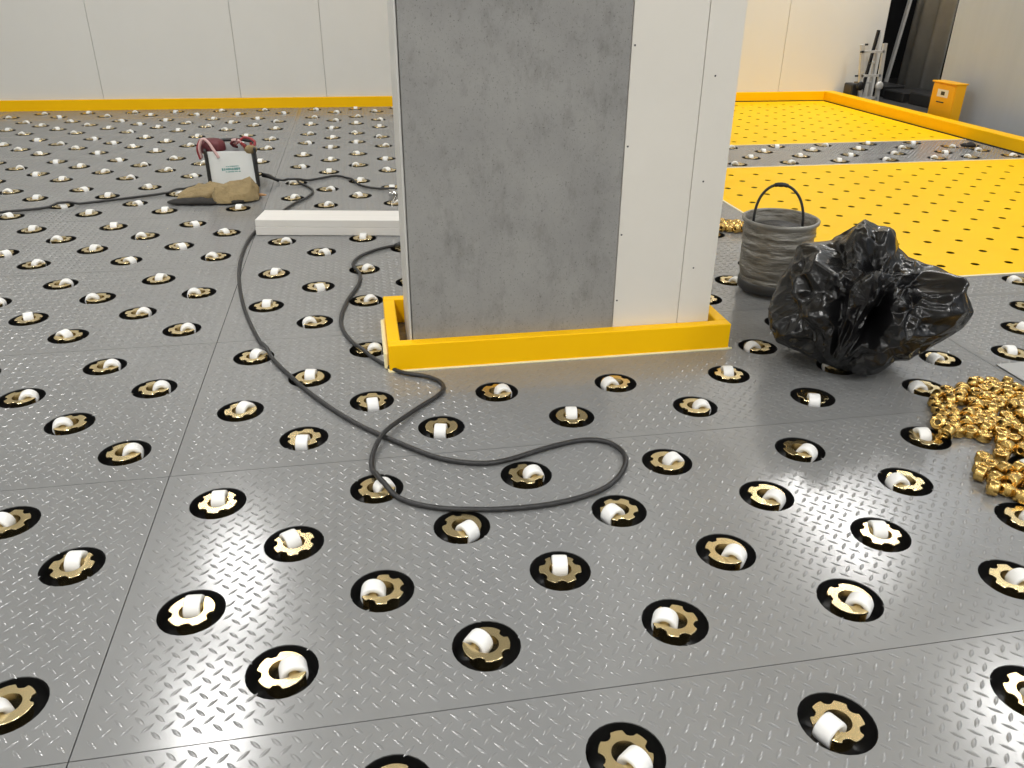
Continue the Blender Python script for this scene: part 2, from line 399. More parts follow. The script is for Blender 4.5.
# ------------------------------------------------------------------ casters
def cup_mesh():
    r = HOLE_R - .0008
    return MB().lathe([(r, -.002), (r, -.07), (0, -.07)], 28).mesh('housing', True)
def ring_mesh(notches):
    ang = [math.radians(25 + (335 - 25) * i / 78) for i in range(79)]
    V = []; Fc = []; T, Bz, SK = .004, -.002, -.034
    for a in ang:
        d = abs(a if a < PI else 2 * PI - a)
        ri = .0255 if d > PI * .25 else min(.0468, max(.0255, .0196 / math.sin(d)))
        ro = .048
        for nn in notches:
            e = abs((math.degrees(a) - nn + 180) % 360 - 180)
            if e < 10.5: ro = .0385 + (.0015 if e > 6 else 0)
            elif e < 14: ro = .0385 + .0095 * (e - 10.5) / 3.5
        ca, sa = math.cos(a), math.sin(a)
        ro = max(ro, ri + .001)
        rs = min(.036, ro - .002)
        rs = max(rs, ri)
        V += [(ri * ca, ri * sa, T), ((ro - .001) * ca, (ro - .001) * sa, T), (ro * ca, ro * sa, T - .001), (ro * ca, ro * sa, Bz), (rs * ca, rs * sa, Bz), (rs * ca, rs * sa, SK), (ri * ca, ri * sa, SK)]
    n = 7
    for i in range(len(ang) - 1):
        for k in range(n):
            a, b = i * n + k, i * n + (k + 1) % n
            Fc.append((a, b, b + n, a + n))
    Fc.append(tuple(range(n))[::-1]); Fc.append(tuple((len(ang) - 1) * n + k for k in range(n)))
    V2 = V; me = mesh('swivel_ring', V2, [f[::-1] for f in Fc])
    import bmesh
    bm = bmesh.new(); bm.from_mesh(me); bmesh.ops.recalc_face_normals(bm, faces=bm.faces); bm.to_mesh(me); bm.free()
    return me
RW = Matrix.Rotation(PI / 2, 4, 'X')      # wheel axis along local Y
def wheel_mesh(seg=28):
    M = Matrix.Translation((.0205, 0, -.0072)) @ RW
    pr = [(.0115, .009), (.0150, .0150), (.0225, .0178), (.0262, .0168), (.0272, .0135), (.0275, 0), (.0272, -.0135), (.0262, -.0168), (.0225, -.0178), (.0150, -.0150), (.0115, -.009)]
    return MB().lathe(pr, seg, M, True).mesh('wheel', True)
def axle_mesh():
    M = Matrix.Translation((.0205, 0, -.0072)) @ RW
    b = MB().lathe([(0, .0188), (.0075, .0188), (.009, .0175), (.0105, .0095), (.0105, -.0095), (.009, -.0175), (.0075, -.0188), (0, -.0188)], 16, M)
    b.box(.013, .028, -.0205, -.0185, -.035, .003); b.box(.013, .028, .0185, .0205, -.035, .003)
    return b.mesh('axle')
ME_CUP, ME_WHEEL, ME_AXLE = cup_mesh(), wheel_mesh(), axle_mesh()
ME_RING = [ring_mesh(n) for n in ([60, 120, 180, 240, 300], [150, 215], [75, 140, 205, 285], [105, 180, 250])]
for me, mm in ((ME_CUP, M_PIT), (ME_WHEEL, M_WHEEL), (ME_AXLE, M_GOLD)): me.materials.append(mm)
for me in ME_RING: me.materials.append(M_GOLD)
# swivel directions read off the photo (x, y, degrees in the photo's plane), everything else at random
seen = [(277, 676, 20), (483, 650, 150), (673, 622, 165), (849, 599, -35), (1005, 577, 0), (187, 612, 95), (379, 592, 185), (558, 570, 92), (725, 551, -30), (881, 533, 88), (1012, 514, 0),
        (295, 546, 130), (459, 527, -45), (616, 509, 215), (767, 494, -35), (906, 480, 185), (224, 499, 98), (376, 488, 30), (523, 473, 15), (666, 461, 20), (801, 448, -40), (928, 436, 95),
        (306, 439, -88), (444, 428, -92), (572, 415, 92), (696, 406, 0), (816, 397, -100), (922, 385, 180), (241, 412, 60), (374, 402, -75), (499, 392, 15), (616, 383, 200), (731, 374, 92), (832, 366, 170),
        (313, 379, 92), (760, 347, 195), (252, 357, 60), (372, 350, 10), (67, 567, 92), (12, 523, 180), (10, 705, 230), (127, 454, 20), (72, 424, 205), (22, 398, 20), (157, 387, 20), (106, 366, 20),
        (67, 334, 160), (28, 318, 120), (137, 312, 10), (182, 328, 20), (97, 298, 200), (60, 284, 20), (627, 752, -45), (840, 726, 215), (1015, 690, 140), (1005, 348, 90), (944, 359, 200), (317, 322, 200), (267, 306, 92), (369, 300, 30), (319, 287, -60)]
def seen_dir(x, y):
    p = project((x, y, 0)); best = None
    if p is None: return None
    for a, b, d in seen:
        e = (a - p[0]) ** 2 + (b - p[1]) ** 2
        if e < 15 ** 2 and (best is None or e < best[0]): best = (e, d)
    if best is None: return None
    a = math.radians(best[1]); s = Vector((0, 0, 0)) + right_h * math.cos(a) + fwd_h * math.sin(a)
    return math.atan2(s.y, s.x)
rest = []
special = [(376, 488, 'gold swivel caster crossed by the left end of the closed cord loop'), (523, 473, 'only gold swivel caster lying inside the closed cord loop before the pillar'), (459, 527, 'gold swivel caster whose rim the cord skims at the front of its loop'),
           (832, 366, 'gold swivel caster peeking out under the front tip of the black bag'), (944, 359, 'gold swivel caster beside the right flank of the black bag'), (922, 385, 'gold swivel caster partly covered by the edge of the big brass pile'),
           (928, 436, 'gold swivel caster with two brass bushings resting on its rim'), (760, 347, 'gold swivel caster beside the corner of the yellow pillar kerb nearest the bag'), (728, 281, 'gold swivel caster beside the foot of the bucket'), (371, 350, 'gold swivel caster between the cord and the left end of the yellow pillar kerb')]
taken = set(); wheel_at = []
def place_caster(x, y, label, group):
    p = project((x, y, 0))
    for a, b, l in special:
        if l not in taken and (a - p[0]) ** 2 + (b - p[1]) ** 2 < 13 ** 2: label, group = l, None; taken.add(l)
    d = seen_dir(x, y)
    if d is None: d = -YAW + rng.choice([0, .3, .9, PI * .5, PI * .5, 2.6, PI, -.6, -PI * .5, 3.6]) + rng.uniform(-.25, .25)
    e = empty('caster_wheel', (x, y, 0), d); tag(e, label, 'caster', group)
    ring = rng.choice(ME_RING); wheel_at.append((x + .0205 * math.cos(d), y + .0205 * math.sin(d)))
    for nm, me in (('housing', ME_CUP), ('swivel_ring', ring), ('wheel', ME_WHEEL), ('axle', ME_AXLE)):
        o = bpy.data.objects.new(nm, me); COL.objects.link(o); o.parent = e
    return e
n_ind = 0
for x, y in caster_spots:
    p = project((x, y, 0)) if y > .2 else None
    vis = p is not None and -25 < p[0] < 1049 and 80 < p[1] < 800
    if vis and 398 < p[0] < 712 and y > 2.55: vis = False
    if vis:
        place_caster(x, y, 'white-wheeled gold swivel caster sunk in a round black hole of the open grey deck', 'casters of the open grey deck'); n_ind += 1
    elif -5 < x < 5 and y > -.4: rest.append((x, y))
for x, y in strip:
    place_caster(x, y, 'white-wheeled gold swivel caster in the grey strip between the two yellow decks', 'casters of the strip between the yellow decks'); n_ind += 1
print('casters', n_ind, 'rest', len(rest))
# casters hidden behind the pillar and outside the frame: one object
V, Fc, MI = [], [], []
tmpl = []
for me, mi in ((ME_CUP, 0), (ME_RING[0], 1), (ME_WHEEL, 2)):
    tmpl.append((np.array([v.co[:] for v in me.vertices]), [tuple(p.vertices) for p in me.polygons], mi))
n0 = 0
for x, y in rest:
    a = rng.uniform(0, 2 * PI); R = np.array([[math.cos(a), -math.sin(a), 0], [math.sin(a), math.cos(a), 0], [0, 0, 1]])
    for tv, tf, mi in tmpl:
        V.append(tv @ R.T + np.array([x, y, 0])); Fc += [tuple(i + n0 for i in f) for f in tf]; MI += [mi] * len(tf); n0 += len(tv)
me = mesh('caster_field', np.concatenate(V), Fc)
for mm in (M_PIT, M_GOLD, M_WHEEL): me.materials.append(mm)
me.polygons.foreach_set('material_index', MI)
o = obj('caster_field', me, None); o['kind'] = 'stuff'; tag(o, 'remaining white-wheeled gold casters of the deck hidden behind the pillar', 'casters')

# ------------------------------------------------------------------ cords
main_cord = [(-0.411,5.374),(-0.344,5.255),(-0.308,5.118),(-0.338,4.971),(-0.396,4.860),(-0.448,4.709),(-0.523,4.489),(-0.579,4.213),(-0.593,3.929),(-0.576,3.618),(-0.517,3.236),(-0.438,2.912),(-0.358,2.676),(-0.252,2.448),(-0.152,2.273),(-0.062,2.145),(0.049,2.022),(0.154,1.923),(0.260,1.879),(0.345,1.886),(0.453,1.927),(0.563,1.954),(0.633,1.936),(0.665,1.875),(0.651,1.804),(0.595,1.729),(0.520,1.685),(0.408,1.659),(0.279,1.659),(0.155,1.680),(0.058,1.726),(-0.003,1.796),(-0.031,1.887),(-0.026,1.979),(0.018,2.084),(0.105,2.211),(0.193,2.311),(0.206,2.381),(0.165,2.440),(0.077,2.492),(-0.005,2.611),(-0.083,2.771),(-0.124,2.960),(-0.105,3.171),(-0.055,3.379),(-0.044,3.522),(-0.075,3.653),(-0.041,3.782),(0.047,3.880),(0.130,3.925)]
CR = .0072
def lift(P, base=(0, 0)):
    # the cords ride over the wheels they cross
    for p in P:
        for wx_, wy_ in wheel_at:
            d = math.hypot(p.x + base[0] - wx_, p.y + base[1] - wy_)
            if d < .12: p.z = max(p.z, CR + .0016 + .0195 * min(1, math.exp(-((max(0, d - .024)) / .03) ** 2)))
    return P
e = empty('power_cord', (main_cord[0][0], main_cord[0][1], 0)); tag(e, 'black rubber power cord looping over the grey deck in front of the pillar', 'cord')
P = spline([(x - main_cord[0][0], y - main_cord[0][1], CR + .0016) for x, y in main_cord], 5)
# lift the second strand where the cord crosses itself
best = None
for i in range(0, len(P)):
    for j in range(i + 40, len(P)):
        d = (P[i] - P[j]).length
        if best is None or d < best[0]: best = (d, i, j)
for k in range(len(P)):
    P[k].z += .0155 * math.exp(-((k - best[2]) / 4.0) ** 2)
lift(P, main_cord[0]); MB().tube(P, CR, 8).build('cable', M_BLACKRUB, e, True)
MB().tube([P[-1], P[-1] + Vector((.02, .004, .004)), P[-1] + Vector((.06, .012, .006)), P[-1] + Vector((.075, .014, .006))], [.009, .013, .014, .011], 10).build('plug', M_BLACKRUB, e, True)
lc = [(-2.32, 4.76), (-2.120,4.807),(-1.992,4.871),(-1.805,4.930),(-1.567,5.031),(-1.316,5.137),(-1.16,5.195),(-1.06,5.24), (-.97, 5.28)]
o = MB().tube(lift(spline([(x, y, CR + .0016 + .03 * max(0, (x + 1.2) / .23) ) for x, y in lc], 5)), CR, 8).build('mains_cable', M_BLACKRUB, None, True); tag(o, 'thin black cable running across the deck to the left side of the welding machine', 'cable')
rc = [(-0.63,5.42),(-0.558,5.423),(-0.411,5.395),(-0.289,5.471),(-0.175,5.544),(-0.084,5.442),(-0.010,5.234),(0.100,5.138),(0.19,5.120)]
e = empty('welding_cable', (-.63, 5.42, 0)); tag(e, 'black welding cable from the machine to the chrome clamp beside the pillar', 'cable')
PR = spline([(x + .63, y - 5.42, CR + .0016 + (.045 * max(0, 1 - (x + .63) / .12))) for x, y in rc], 5)
for p in PR: p.z += .016 * math.exp(-((p.x - .22) / .05) ** 2)
lift(PR, (-.63, 5.42)); MB().tube(PR, CR, 8).build('cable', M_BLACKRUB, e, True)
MB().tube([(0, 0, .055), (.04, 0, .045), (.07, .002, .028), (.1, .003, .012)], [.014, .014, .011, .009], 10).build('connector', M_BLACKRUB, e, True)
# chrome clamp at the cable's end
M_CHROME = mat('chrome', srgb(205, 205, 205), .15, 1)
e = empty('ground_clamp', (.19, 4.95, 0)); tag(e, 'small chrome spring clamp lying on the deck beside the pillar', 'clamp')
for s in (-1, 1):
    MB().tube(spline([(-.02 * s, .10, .012), (-.035 * s, .02, .035), (.0, -.06, .03 + .01 * s), (.03 * s, -.15, .02 + .02 * s), (.035 * s, -.24, .012 + .02 * s)], 6), .008, 8).build('jaw', M_CHROME, e, True)
MB().tube([(-.045, -.06, .035), (.045, -.06, .035)], .014, 12).build('spring', M_CHROME, e, True)

# ------------------------------------------------------------------ white beam
M_BEAM = mat('white_board', srgb(224, 222, 218), .6, 0, var=.03, scale=3, stretch=(.6, 12, 12))
bm_ = empty('white_beam', (-.56, 4.235, .002), -.165); tag(bm_, 'long white square-edged beam lying on the deck left of the pillar', 'beam')
box_obj('core', (0, 1.35, 0, .195, 0, .041), M_BEAM, bm_, .002); box_obj('core', (0.002, 1.35, .002, .194, .0415, .08), M_BEAM, bm_, .002)

# ------------------------------------------------------------------ welding machine, jacket, straps
M_GREYPL = mat('light_grey_plastic', srgb(232, 236, 236), .4, 0, var=.02)
M_BLKPL = mat('black_plastic', (.02, .02, .021), .45)
wm = empty('welding_machine', (-.80, 5.40, .018), .13); tag(wm, 'light grey portable welding machine with black side frames on the deck', 'machine')
box_obj('body', (-.135, .135, -.13, .16, .012, .215), mat('mid_grey_metal', srgb(120, 122, 124), .5), wm, .008)
MB().add([(-.128, -.15, .02), (.128, -.15, .02), (.120, -.135, .212), (-.132, -.135, .218), (-.128, -.125, .02), (.128, -.125, .02), (.12, -.12, .212), (-.132, -.12, .218)], [(0, 1, 2, 3), (7, 6, 5, 4), (0, 4, 5, 1), (1, 5, 6, 2), (2, 6, 7, 3), (3, 7, 4, 0)]).build('front_panel', M_GREYPL, wm)
for s in (-1, 1):
    MB().box(-.008, .008, -.165, .16, 0, .235, .004).build('side_frame', M_BLKPL, wm, loc=(s * .143, 0, 0), rot=(0, 0, 0))
MB().tube(spline([(-.13, 0, .21), (-.12, 0, .25), (0, 0, .262), (.12, 0, .25), (.13, 0, .21)], 6), .011, 8).build('handle', M_BLKPL, wm, True)
pm = MB()
pr = random.Random(3)
for z, x0, x1, hh in ((.128, -.035, .04, .0035), (.112, -.062, .046, .008), (.096, -.04, .036, .0035)):
    x = x0
    while x < x1:
        wd = pr.uniform(.004, .010); yy = -.1503 + (z - .02) * .015 / .194
        pm.box(x, x + wd, yy - .0006, yy + .001, z - hh * pr.uniform(.6, 1), z + hh * pr.uniform(.6, 1)); x += wd + pr.uniform(.002, .005)
pm.build('printed_logo', mat('teal_print', srgb(70, 150, 150), .5), wm)

def blob(c, rad, ex=2.6, nu=70, nv=44, rz=0, amp=.02, freq=14, ridge=.6, floor_z=.004, seed=0, tilt=0):
    V = []; Fc = []
    for i in range(nv + 1):
        th = PI * i / nv
        for k in range(nu):
            ph = 2 * PI * k / nu
            d = Vector((math.sin(th) * math.cos(ph), math.sin(th) * math.sin(ph), math.cos(th)))
            q = (abs(d.x) ** ex + abs(d.y) ** ex + abs(d.z) ** ex) ** (-1 / ex)
            p = Vector((d.x * q * rad[0], d.y * q * rad[1], d.z * q * rad[2]))
            s = p * freq + Vector((seed * 3.1, seed * 1.7, seed))
            n = (1 - 2 * abs(noise.noise(s))) * ridge + noise.noise(s * 2.3) * .5 + (1 - 2 * abs(noise.noise(s * .45 + Vector((5, 2, 1))))) * .8 - .6
            vz = noise.voronoi(s * .55 + Vector((2, 9, 4)))[0]; vy = noise.voronoi(s * 1.1 + Vector((1, 3, 8)))[0]; n = n * .25 - (vz[1] - vz[0] - .3) * 2.0 - (vy[1] - vy[0] - .2) * .9
            p += d * n * amp
            p = Matrix.Rotation(rz, 3, 'Z') @ Matrix.Rotation(tilt, 3, 'Y') @ p + Vector(c)
            p.z = max(p.z, floor_z + .0005 * math.sin(k + i))
            V.append(p)
    for i in range(nv):
        for k in range(nu):
            k2 = (k + 1) % nu
            Fc.append((i * nu + k, (i + 1) * nu + k, (i + 1) * nu + k2, i * nu + k2))
    return V, Fc
M_KHAKI = mat('khaki_canvas', srgb(146, 128, 92), .85, 0, var=.15, scale=10, bump=1, bscale=26, bdist=.02)
jk = empty('work_jacket', (-.84, 5.02, .003)); tag(jk, 'crumpled khaki canvas jacket bundled in front of the welding machine', 'jacket')
def bundle(name, stations, seed, crease=.72):
    # each station: (centre x, y), half-width, height, skew of the ridge; folded-cloth cross-sections joined and creased
    q = random.Random(seed); V = []; Fc = []; n = 9
    for (cx_, cy_, hw, hh, sk_) in stations:
        prof = [(-1, .04), (-.86, .45), (-.45 + sk_ * .4, .86), (sk_, 1), (sk_ + .22, .80), (.55, .74), (.92, .38), (1, .04), (0, .0)]
        for u, v in prof: V.append((cx_ + q.uniform(-.012, .012), cy_ + u * hw * (1 + q.uniform(-.1, .1)), max(.002, v * hh * (1 + q.uniform(-.3, .3)) + .004)))
    for i in range(len(stations) - 1):
        for k in range(n):
            a_, b_ = i * n + k, i * n + (k + 1) % n; Fc.append((a_, a_ + n, b_ + n, b_))
    Fc.append(tuple(range(n))); Fc.append(tuple((len(stations) - 1) * n + k for k in range(n))[::-1])
    me = mesh(name, V, Fc, True); at = me.attributes.new('crease_edge', 'FLOAT', 'EDGE')
    for e_ in at.data: e_.value = min(1, crease * 2 * q.random())
    o = obj(name, me, M_KHAKI, jk); sb = o.modifiers.new('subdivision', 'SUBSURF'); sb.levels = 2; sb.render_levels = 3
    return o
bundle('sleeve', [(-.235, .03, .05, .035, -.2), (-.19, .035, .085, .062, 0), (-.11, .04, .11, .088, .1), (-.05, .04, .115, .10, .15), (.02, .05, .10, .072, .1), (.07, .05, .08, .06, 0)], 4)
bundle('body', [(-.04, -.05, .04, .05, -.2), (-.015, -.045, .085, .088, -.1), (.06, -.035, .10, .105, .1), (.13, -.02, .10, .118, 0), (.19, -.01, .085, .10, .1), (.225, .005, .06, .05, 0)], 9)
V, Fc = blob((-.06, -.085, .012), (.22, .045, .016), 2.2, rz=-.05, amp=.012, seed=6); x = obj('underside', mesh('underside', V, Fc, True), mat('dark_underside', (.02, .018, .016), .8), jk); x['label'] = 'black lining'  # dark band along the lower front of the bundle
V, Fc = blob((.215, .03, .012), (.05, .014, .008), 2.2, rz=-.1, amp=.005, seed=9, nu=24, nv=16); obj('cuff', mesh('cuff', V, Fc, True), mat('tan_cuff', srgb(170, 130, 90), .8), jk)
M_MAROON = mat('maroon_leather', srgb(92, 30, 38), .6, 0, var=.25, scale=20)
M_PINK = mat('pale_pink_strap', srgb(214, 178, 176), .6); M_RED = mat('red_strap', srgb(150, 52, 56), .6, var=.3, scale=60)
mp_ = empty('maroon_pouch', (-.905, 5.37, .236)); tag(mp_, 'maroon leather pouch with a pale strap slung over the welding machine', 'pouch')
V, Fc = blob((0.01, -.02, .012), (.07, .07, .042), 3, rz=.2, amp=.014, seed=11, nu=48, nv=30, floor_z=-.03); obj('pouch', mesh('pouch', V, Fc, True), M_MAROON, mp_)
MB().tube(spline([(-.05, -.08, -.04), (-.055, -.09, .02), (-.03, -.095, .07), (0, -.1, .058), (.03, -.115, .01), (.055, -.125, -.035)], 6), .0085, 8).build('strap', M_PINK, mp_, True)
MB().tube(spline([(-.06, -.08, -.05), (-.068, -.085, .01), (-.045, -.085, .062), (-.01, -.07, .065)], 6), .007, 8).build('strap', M_RED, mp_, True)
st = empty('strap_bundle', (-.70, 5.38, .249)); tag(st, 'knotted red and white strap on the right top corner of the welding machine', 'strap')
for i in range(7):
    a = pr.uniform(0, 6.28); pts = [(.05 * math.cos(a + t) * (1 + .4 * math.sin(3 * t)) - .012 * t, -.06 + .04 * math.sin(a + 1.3 * t), .02 + .03 * math.sin(a * 2 + 1.7 * t)) for t in np.linspace(0, 2.6, 10)]
    MB().tube(pts, .0085, 7).build('strap_loop', (M_RED, M_PINK, M_MAROON, M_RED)[i % 4], st, True)
V, Fc = blob((.035, -.085, -.012), (.03, .02, .02), 2.4, amp=.012, seed=14, nu=24, nv=16, floor_z=-.1); obj('tag', mesh('tag', V, Fc, True), M_KHAKI, st)

# ------------------------------------------------------------------ bucket
bk = empty('bucket', (1.69, 3.06, .0206)); tag(bk, 'dirty galvanised metal bucket wrapped in film standing behind the black bag', 'bucket')
def bucket_mat():
    mt = mat('dirty_galvanised', srgb(150, 148, 142), .36, .35, scale=9, color2=srgb(92, 86, 74), bump=1, bscale=18, rvar=.12, stretch=(1, 1, 4), bdist=.014)
    return mt
R0, R1, BH = .132, .147, .30
def rad(z): return R0 + (R1 - R0) * z / BH
prof = [(0, .006), (R0 - .01, .006), (R0 - .004, .0), (R0, .012)]
z = .03
while z < BH - .02:
    f = 0
    for zc in (.165, .205, .245): f += .0045 * math.exp(-((z - zc) / .009) ** 2)
    prof.append((rad(z) + f, z)); z += .006
prof += [(rad(BH) + .001, BH - .014), (rad(BH) + .008, BH - .008), (rad(BH) + .008, BH - .001), (rad(BH), BH), (rad(BH) - .006, BH - .004), (R0 + .01, .1), (R0 - .004, .02), (0, .02)]
MB().lathe(prof, 48).build('body', bucket_mat(), bk, True)
MB().lathe([(rad(BH) + .0012, BH - .020), (rad(BH) + .009, BH - .012), (rad(BH) + .0095, BH - .002), (rad(BH) + .002, BH + .0015), (rad(BH) - .004, BH - .003)], 48).build('rim', mat('film_grey', srgb(128, 126, 120), .35, .2, var=.2, scale=14, bump=.5, bscale=40, bdist=.004), bk, True)
MB().lathe([(0, .272), (R1 - .05, .262), (R1 - .012, .225), (0, .2)], 32).build('contents', mat('black_rubbish', (.012, .012, .012), .5, bump=1, bscale=20, bdist=.03), bk, True)
MB().lathe([(R0 + .003, .0), (R0 + .006, .004), (R0 + .0075, .036), (R0 + .003, .04)], 40).build('base_band', mat('black_band', (.02, .02, .02), .5), bk, True)
ha = math.radians(-24)   # handle hinge line direction
hd = Vector((math.cos(ha), math.sin(ha), 0)); pts = []
for i in range(25):
    a = PI * i / 24; pts.append(hd * (-.098 * math.cos(a)) * (1) + Vector((-.01, .0, BH - .03 + .162 * math.sin(a) ** .8)) + Vector((0, .02, 0)) * math.sin(a))
MB().tube(pts, .0058, 8).build('handle', M_BLACKRUB, bk, True)
MB().tube(pts[10:15], .0085, 8).build('grip', M_BLACKRUB, bk, True)

# ------------------------------------------------------------------ black rubbish bag
def make_bag():
    sil = [(974,312),(969,296),(961,279),(945,270),(925,264),(908,257),(899,248),(896,236),(890,228),(878,226),(865,220),(853,226),(843,232),(832,240),(822,241),(806,246),(795,258),(784,272),(776,290),(769,318),(776,338),(798,351),(822,362),(842,371),(853,376),(868,372),(895,361),(925,351),(948,338),(964,326)]
    ctr = (868, 302)
    def ray(px, py): return (cam_f + cam_r * ((px - 512) / F_PX) + cam_u * ((384 - py) / F_PX))
    d0 = ray(*ctr); C = CAM + d0 * (3.0 / d0.length)
    n = d0.normalized(); rr = n.cross(Vector((0, 0, 1))).normalized(); uu = rr.cross(n)
    ang, R = [], []
    for p in sil:
        d = ray(*p); q = CAM + d * ((C - CAM).dot(n) / d.dot(n)) - C
        ang.append(math.atan2(q.dot(uu), q.dot(rr))); R.append(math.hypot(q.dot(uu), q.dot(rr)))
    idx = np.argsort(ang); ang = np.array(ang)[idx]; R = np.array(R)[idx]
    ang = np.concatenate([ang - 2 * PI, ang, ang + 2 * PI]); R = np.concatenate([R, R, R])
    nu, nv = 300, 170; V = []; Fc = []
    f1 = (-.06, -.25)            # where the folds gather: bottom front
    for i in range(nv + 1):
        th = PI * i / nv
        for k in range(nu):
            ph = -PI + 2 * PI * k / nu
            S = float(np.interp(ph, ang, R))
            st, ct = math.sin(th), math.cos(th)
            a, b = S * st ** .8 * math.cos(ph), S * st ** .8 * math.sin(ph)
            dep = -.27 * ct                   # towards the camera is negative
            p = C + rr * a + uu * b + n * dep
            out = (rr * math.cos(ph) * st + uu * math.sin(ph) * st - n * ct).normalized()
            # folds fanning out of the gathered mouth, creased like plastic film
            dx, dy = a - f1[0], b - f1[1]; r = math.hypot(dx, dy); t = math.atan2(dy, dx)
            edge = max(0.0, ct) ** .6         # stay inside the silhouette
            g = min(1, r / .16)
            wn = noise.noise(Vector((a * 4, b * 4, dep * 4)))
            wv = t * 1.75 + .45 * wn; fr = wv - math.floor(wv); rid = 1 - abs(2 * fr - 1)
            d3 = noise.voronoi(Vector((t * 2.6 + .5 * wn, r * 4.2, dep * 3 + 2)))[0]
            d4 = noise.voronoi(Vector((t * 5.5 + .4 * wn, r * 9, dep * 7 + 5)))[0]
            d5 = noise.voronoi(Vector((a * 17 + 3, b * 17, dep * 17)))[0]
            disp = (rid - .7) * .075 * g * edge
            disp -= (d3[1] - d3[0] - .2) * .085 * g * (edge + .10)
            disp -= (d4[1] - d4[0] - .15) * .036 * (edge + .22) * g
            d6 = noise.voronoi(Vector((a * 30 + 3 + b * 9, b * 24, dep * 28)))[0]
            disp -= (d5[1] - d5[0] - .15) * .015 * (edge + .25) + (d6[1] - d6[0] - .15) * .006 * (edge + .2)
            disp -= .11 * edge * math.exp(-((a - .03 - .25 * (b + .1)) / .04) ** 2 - ((b + .09) / .11) ** 2)
            disp -= .12 * edge * math.exp(-((a - .00) / .07) ** 2 - ((b - .15) / .06) ** 2)
            disp -= .06 * edge * math.exp(-((a - .17) / .05) ** 2 - ((b - .06) / .12) ** 2)
            p = p + out * disp
            if p.z < .03: p.z = .006 + .024 * math.exp((p.z - .03) / .05)
            V.append(p)
    for i in range(nv):
        for k in range(nu):
            k2 = (k + 1) % nu
            Fc.append((i * nu + k, i * nu + k2, (i + 1) * nu + k2, (i + 1) * nu + k))
    base = Vector((C.x, C.y, 0)); V = [v - base for v in V]
    me = mesh('rubbish_bag', V, Fc, True)
    import bmesh
    bm = bmesh.new(); bm.from_mesh(me); bmesh.ops.remove_doubles(bm, verts=bm.verts, dist=1e-5); bmesh.ops.recalc_face_normals(bm, faces=bm.faces); bm.to_mesh(me); bm.free()
    return obj('rubbish_bag', me, mat('black_plastic_film', (.006, .006, .0065), .23, 0, bump=.12, bscale=45, spec=.42, bdist=.004), None, tuple(base))
bag = make_bag(); tag(bag, 'large crumpled black plastic rubbish bag lying on the deck beside the bucket', 'bag')

# ------------------------------------------------------------------ piles of brass bushings
nut_prof = [(.0065, .008), (.0080, .0145), (.0100, .0155), (.0125, .0150), (.0145, .0130), (.0185, .0128), (.0208, .0118), (.0216, .0095), (.0217, 0), (.0216, -.0095), (.0208, -.0118), (.0185, -.0128), (.0145, -.0130), (.0125, -.0150), (.0100, -.0155), (.0080, -.0145), (.0065, -.008)]
ME_NUT = MB().lathe(nut_prof, 22, None, True).mesh('brass_bushing', True); ME_NUT.materials.append(M_BRASS)
ME_PIN = MB().lathe([(0, .009), (.0074, .009), (.0074, -.009), (0, -.009)], 12).mesh('bore_core'); ME_PIN.materials.append(mat('dark_bore', (.05, .035, .012), .4, .8))
def inpoly(x, y, poly):
    c = False; n = len(poly)
    for i in range(n):
        (x1, y1), (x2, y2) = poly[i], poly[(i + 1) % n]
        if (y1 > y) != (y2 > y) and x < (x2 - x1) * (y - y1) / (y2 - y1) + x1: c = not c
    return c
def pile(poly, n, seed, label, group, heap, extra=(), r=.0205):
    q = random.Random(seed); P = []
    xs = [p[0] for p in poly]; ys = [p[1] for p in poly]; mx, my = sum(xs) / len(xs), sum(ys) / len(ys)
    while len(P) < n:
        x, y = q.uniform(min(xs), max(xs)), q.uniform(min(ys), max(ys))
        if inpoly(x, y, poly): P.append([x, y, .02 + heap * q.random() * max(0, 1 - math.hypot(x - mx, y - my) / .35)])
    P = np.array(P); HD = .0150
    for it in range(260):
        P[:, 2] -= .0012
        d = P[:, None] - P[None]; D = np.sqrt((d ** 2).sum(2)) + np.eye(n) * 9 + 1e-9
        pen = np.maximum(0, 2 * r * .93 - D)
        P += (d / D[:, :, None] * pen[:, :, None] * .45).sum(1)
        P[:, 2] = np.maximum(P[:, 2], .0165)
    pts = [tuple(p) for p in P] + list(extra)
    for x, y, z in pts:
        low = z < .022
        if low and q.random() < .62: rot = (q.gauss(0, .1), q.gauss(0, .1), q.uniform(0, 6.28)); zz = .0165
        elif low: rot = (PI / 2 + q.gauss(0, .12), 0, q.uniform(0, 6.28)); zz = .0228
        else: rot = (q.gauss(0, .8), q.gauss(0, .8), q.uniform(0, 6.28)); zz = z + .004
        o = bpy.data.objects.new('brass_bushing', ME_NUT); COL.objects.link(o); o.location = (x, y, zz); o.rotation_euler = rot; tag(o, label, 'bushing', group)
        c = bpy.data.objects.new('bore_core', ME_PIN); COL.objects.link(c); c.parent = o
pile([(1.70,1.955),(1.811,2.055),(1.916,2.085),(2.028,2.075),(2.10,1.99),(2.09,1.80),(1.95,1.62),(1.84,1.60),(1.74,1.69),(1.717,1.76),(1.669,1.83),(1.66,1.90)], 100, 5, 'shiny brass bushing in the large loose pile in front of the black bag', 'brass bushings in the large pile', .07, [(1.632, 1.848, .024), (1.624, 1.795, .023)])
pile([(1.64,1.66),(1.74,1.70),(1.80,1.60),(1.78,1.47),(1.66,1.46),(1.565,1.50),(1.55,1.555)], 26, 8, 'shiny brass bushing in the smaller scatter beside the large brass pile', 'brass bushings in the scatter beside the large pile', .03)
pile([(1.82,3.93),(1.98,3.92),(2.01,4.02),(1.97,4.10),(1.84,4.10)], 24, 11, 'brass bushing in the little heap between the pillar and the yellow deck', 'brass bushings in the little heap', .05)

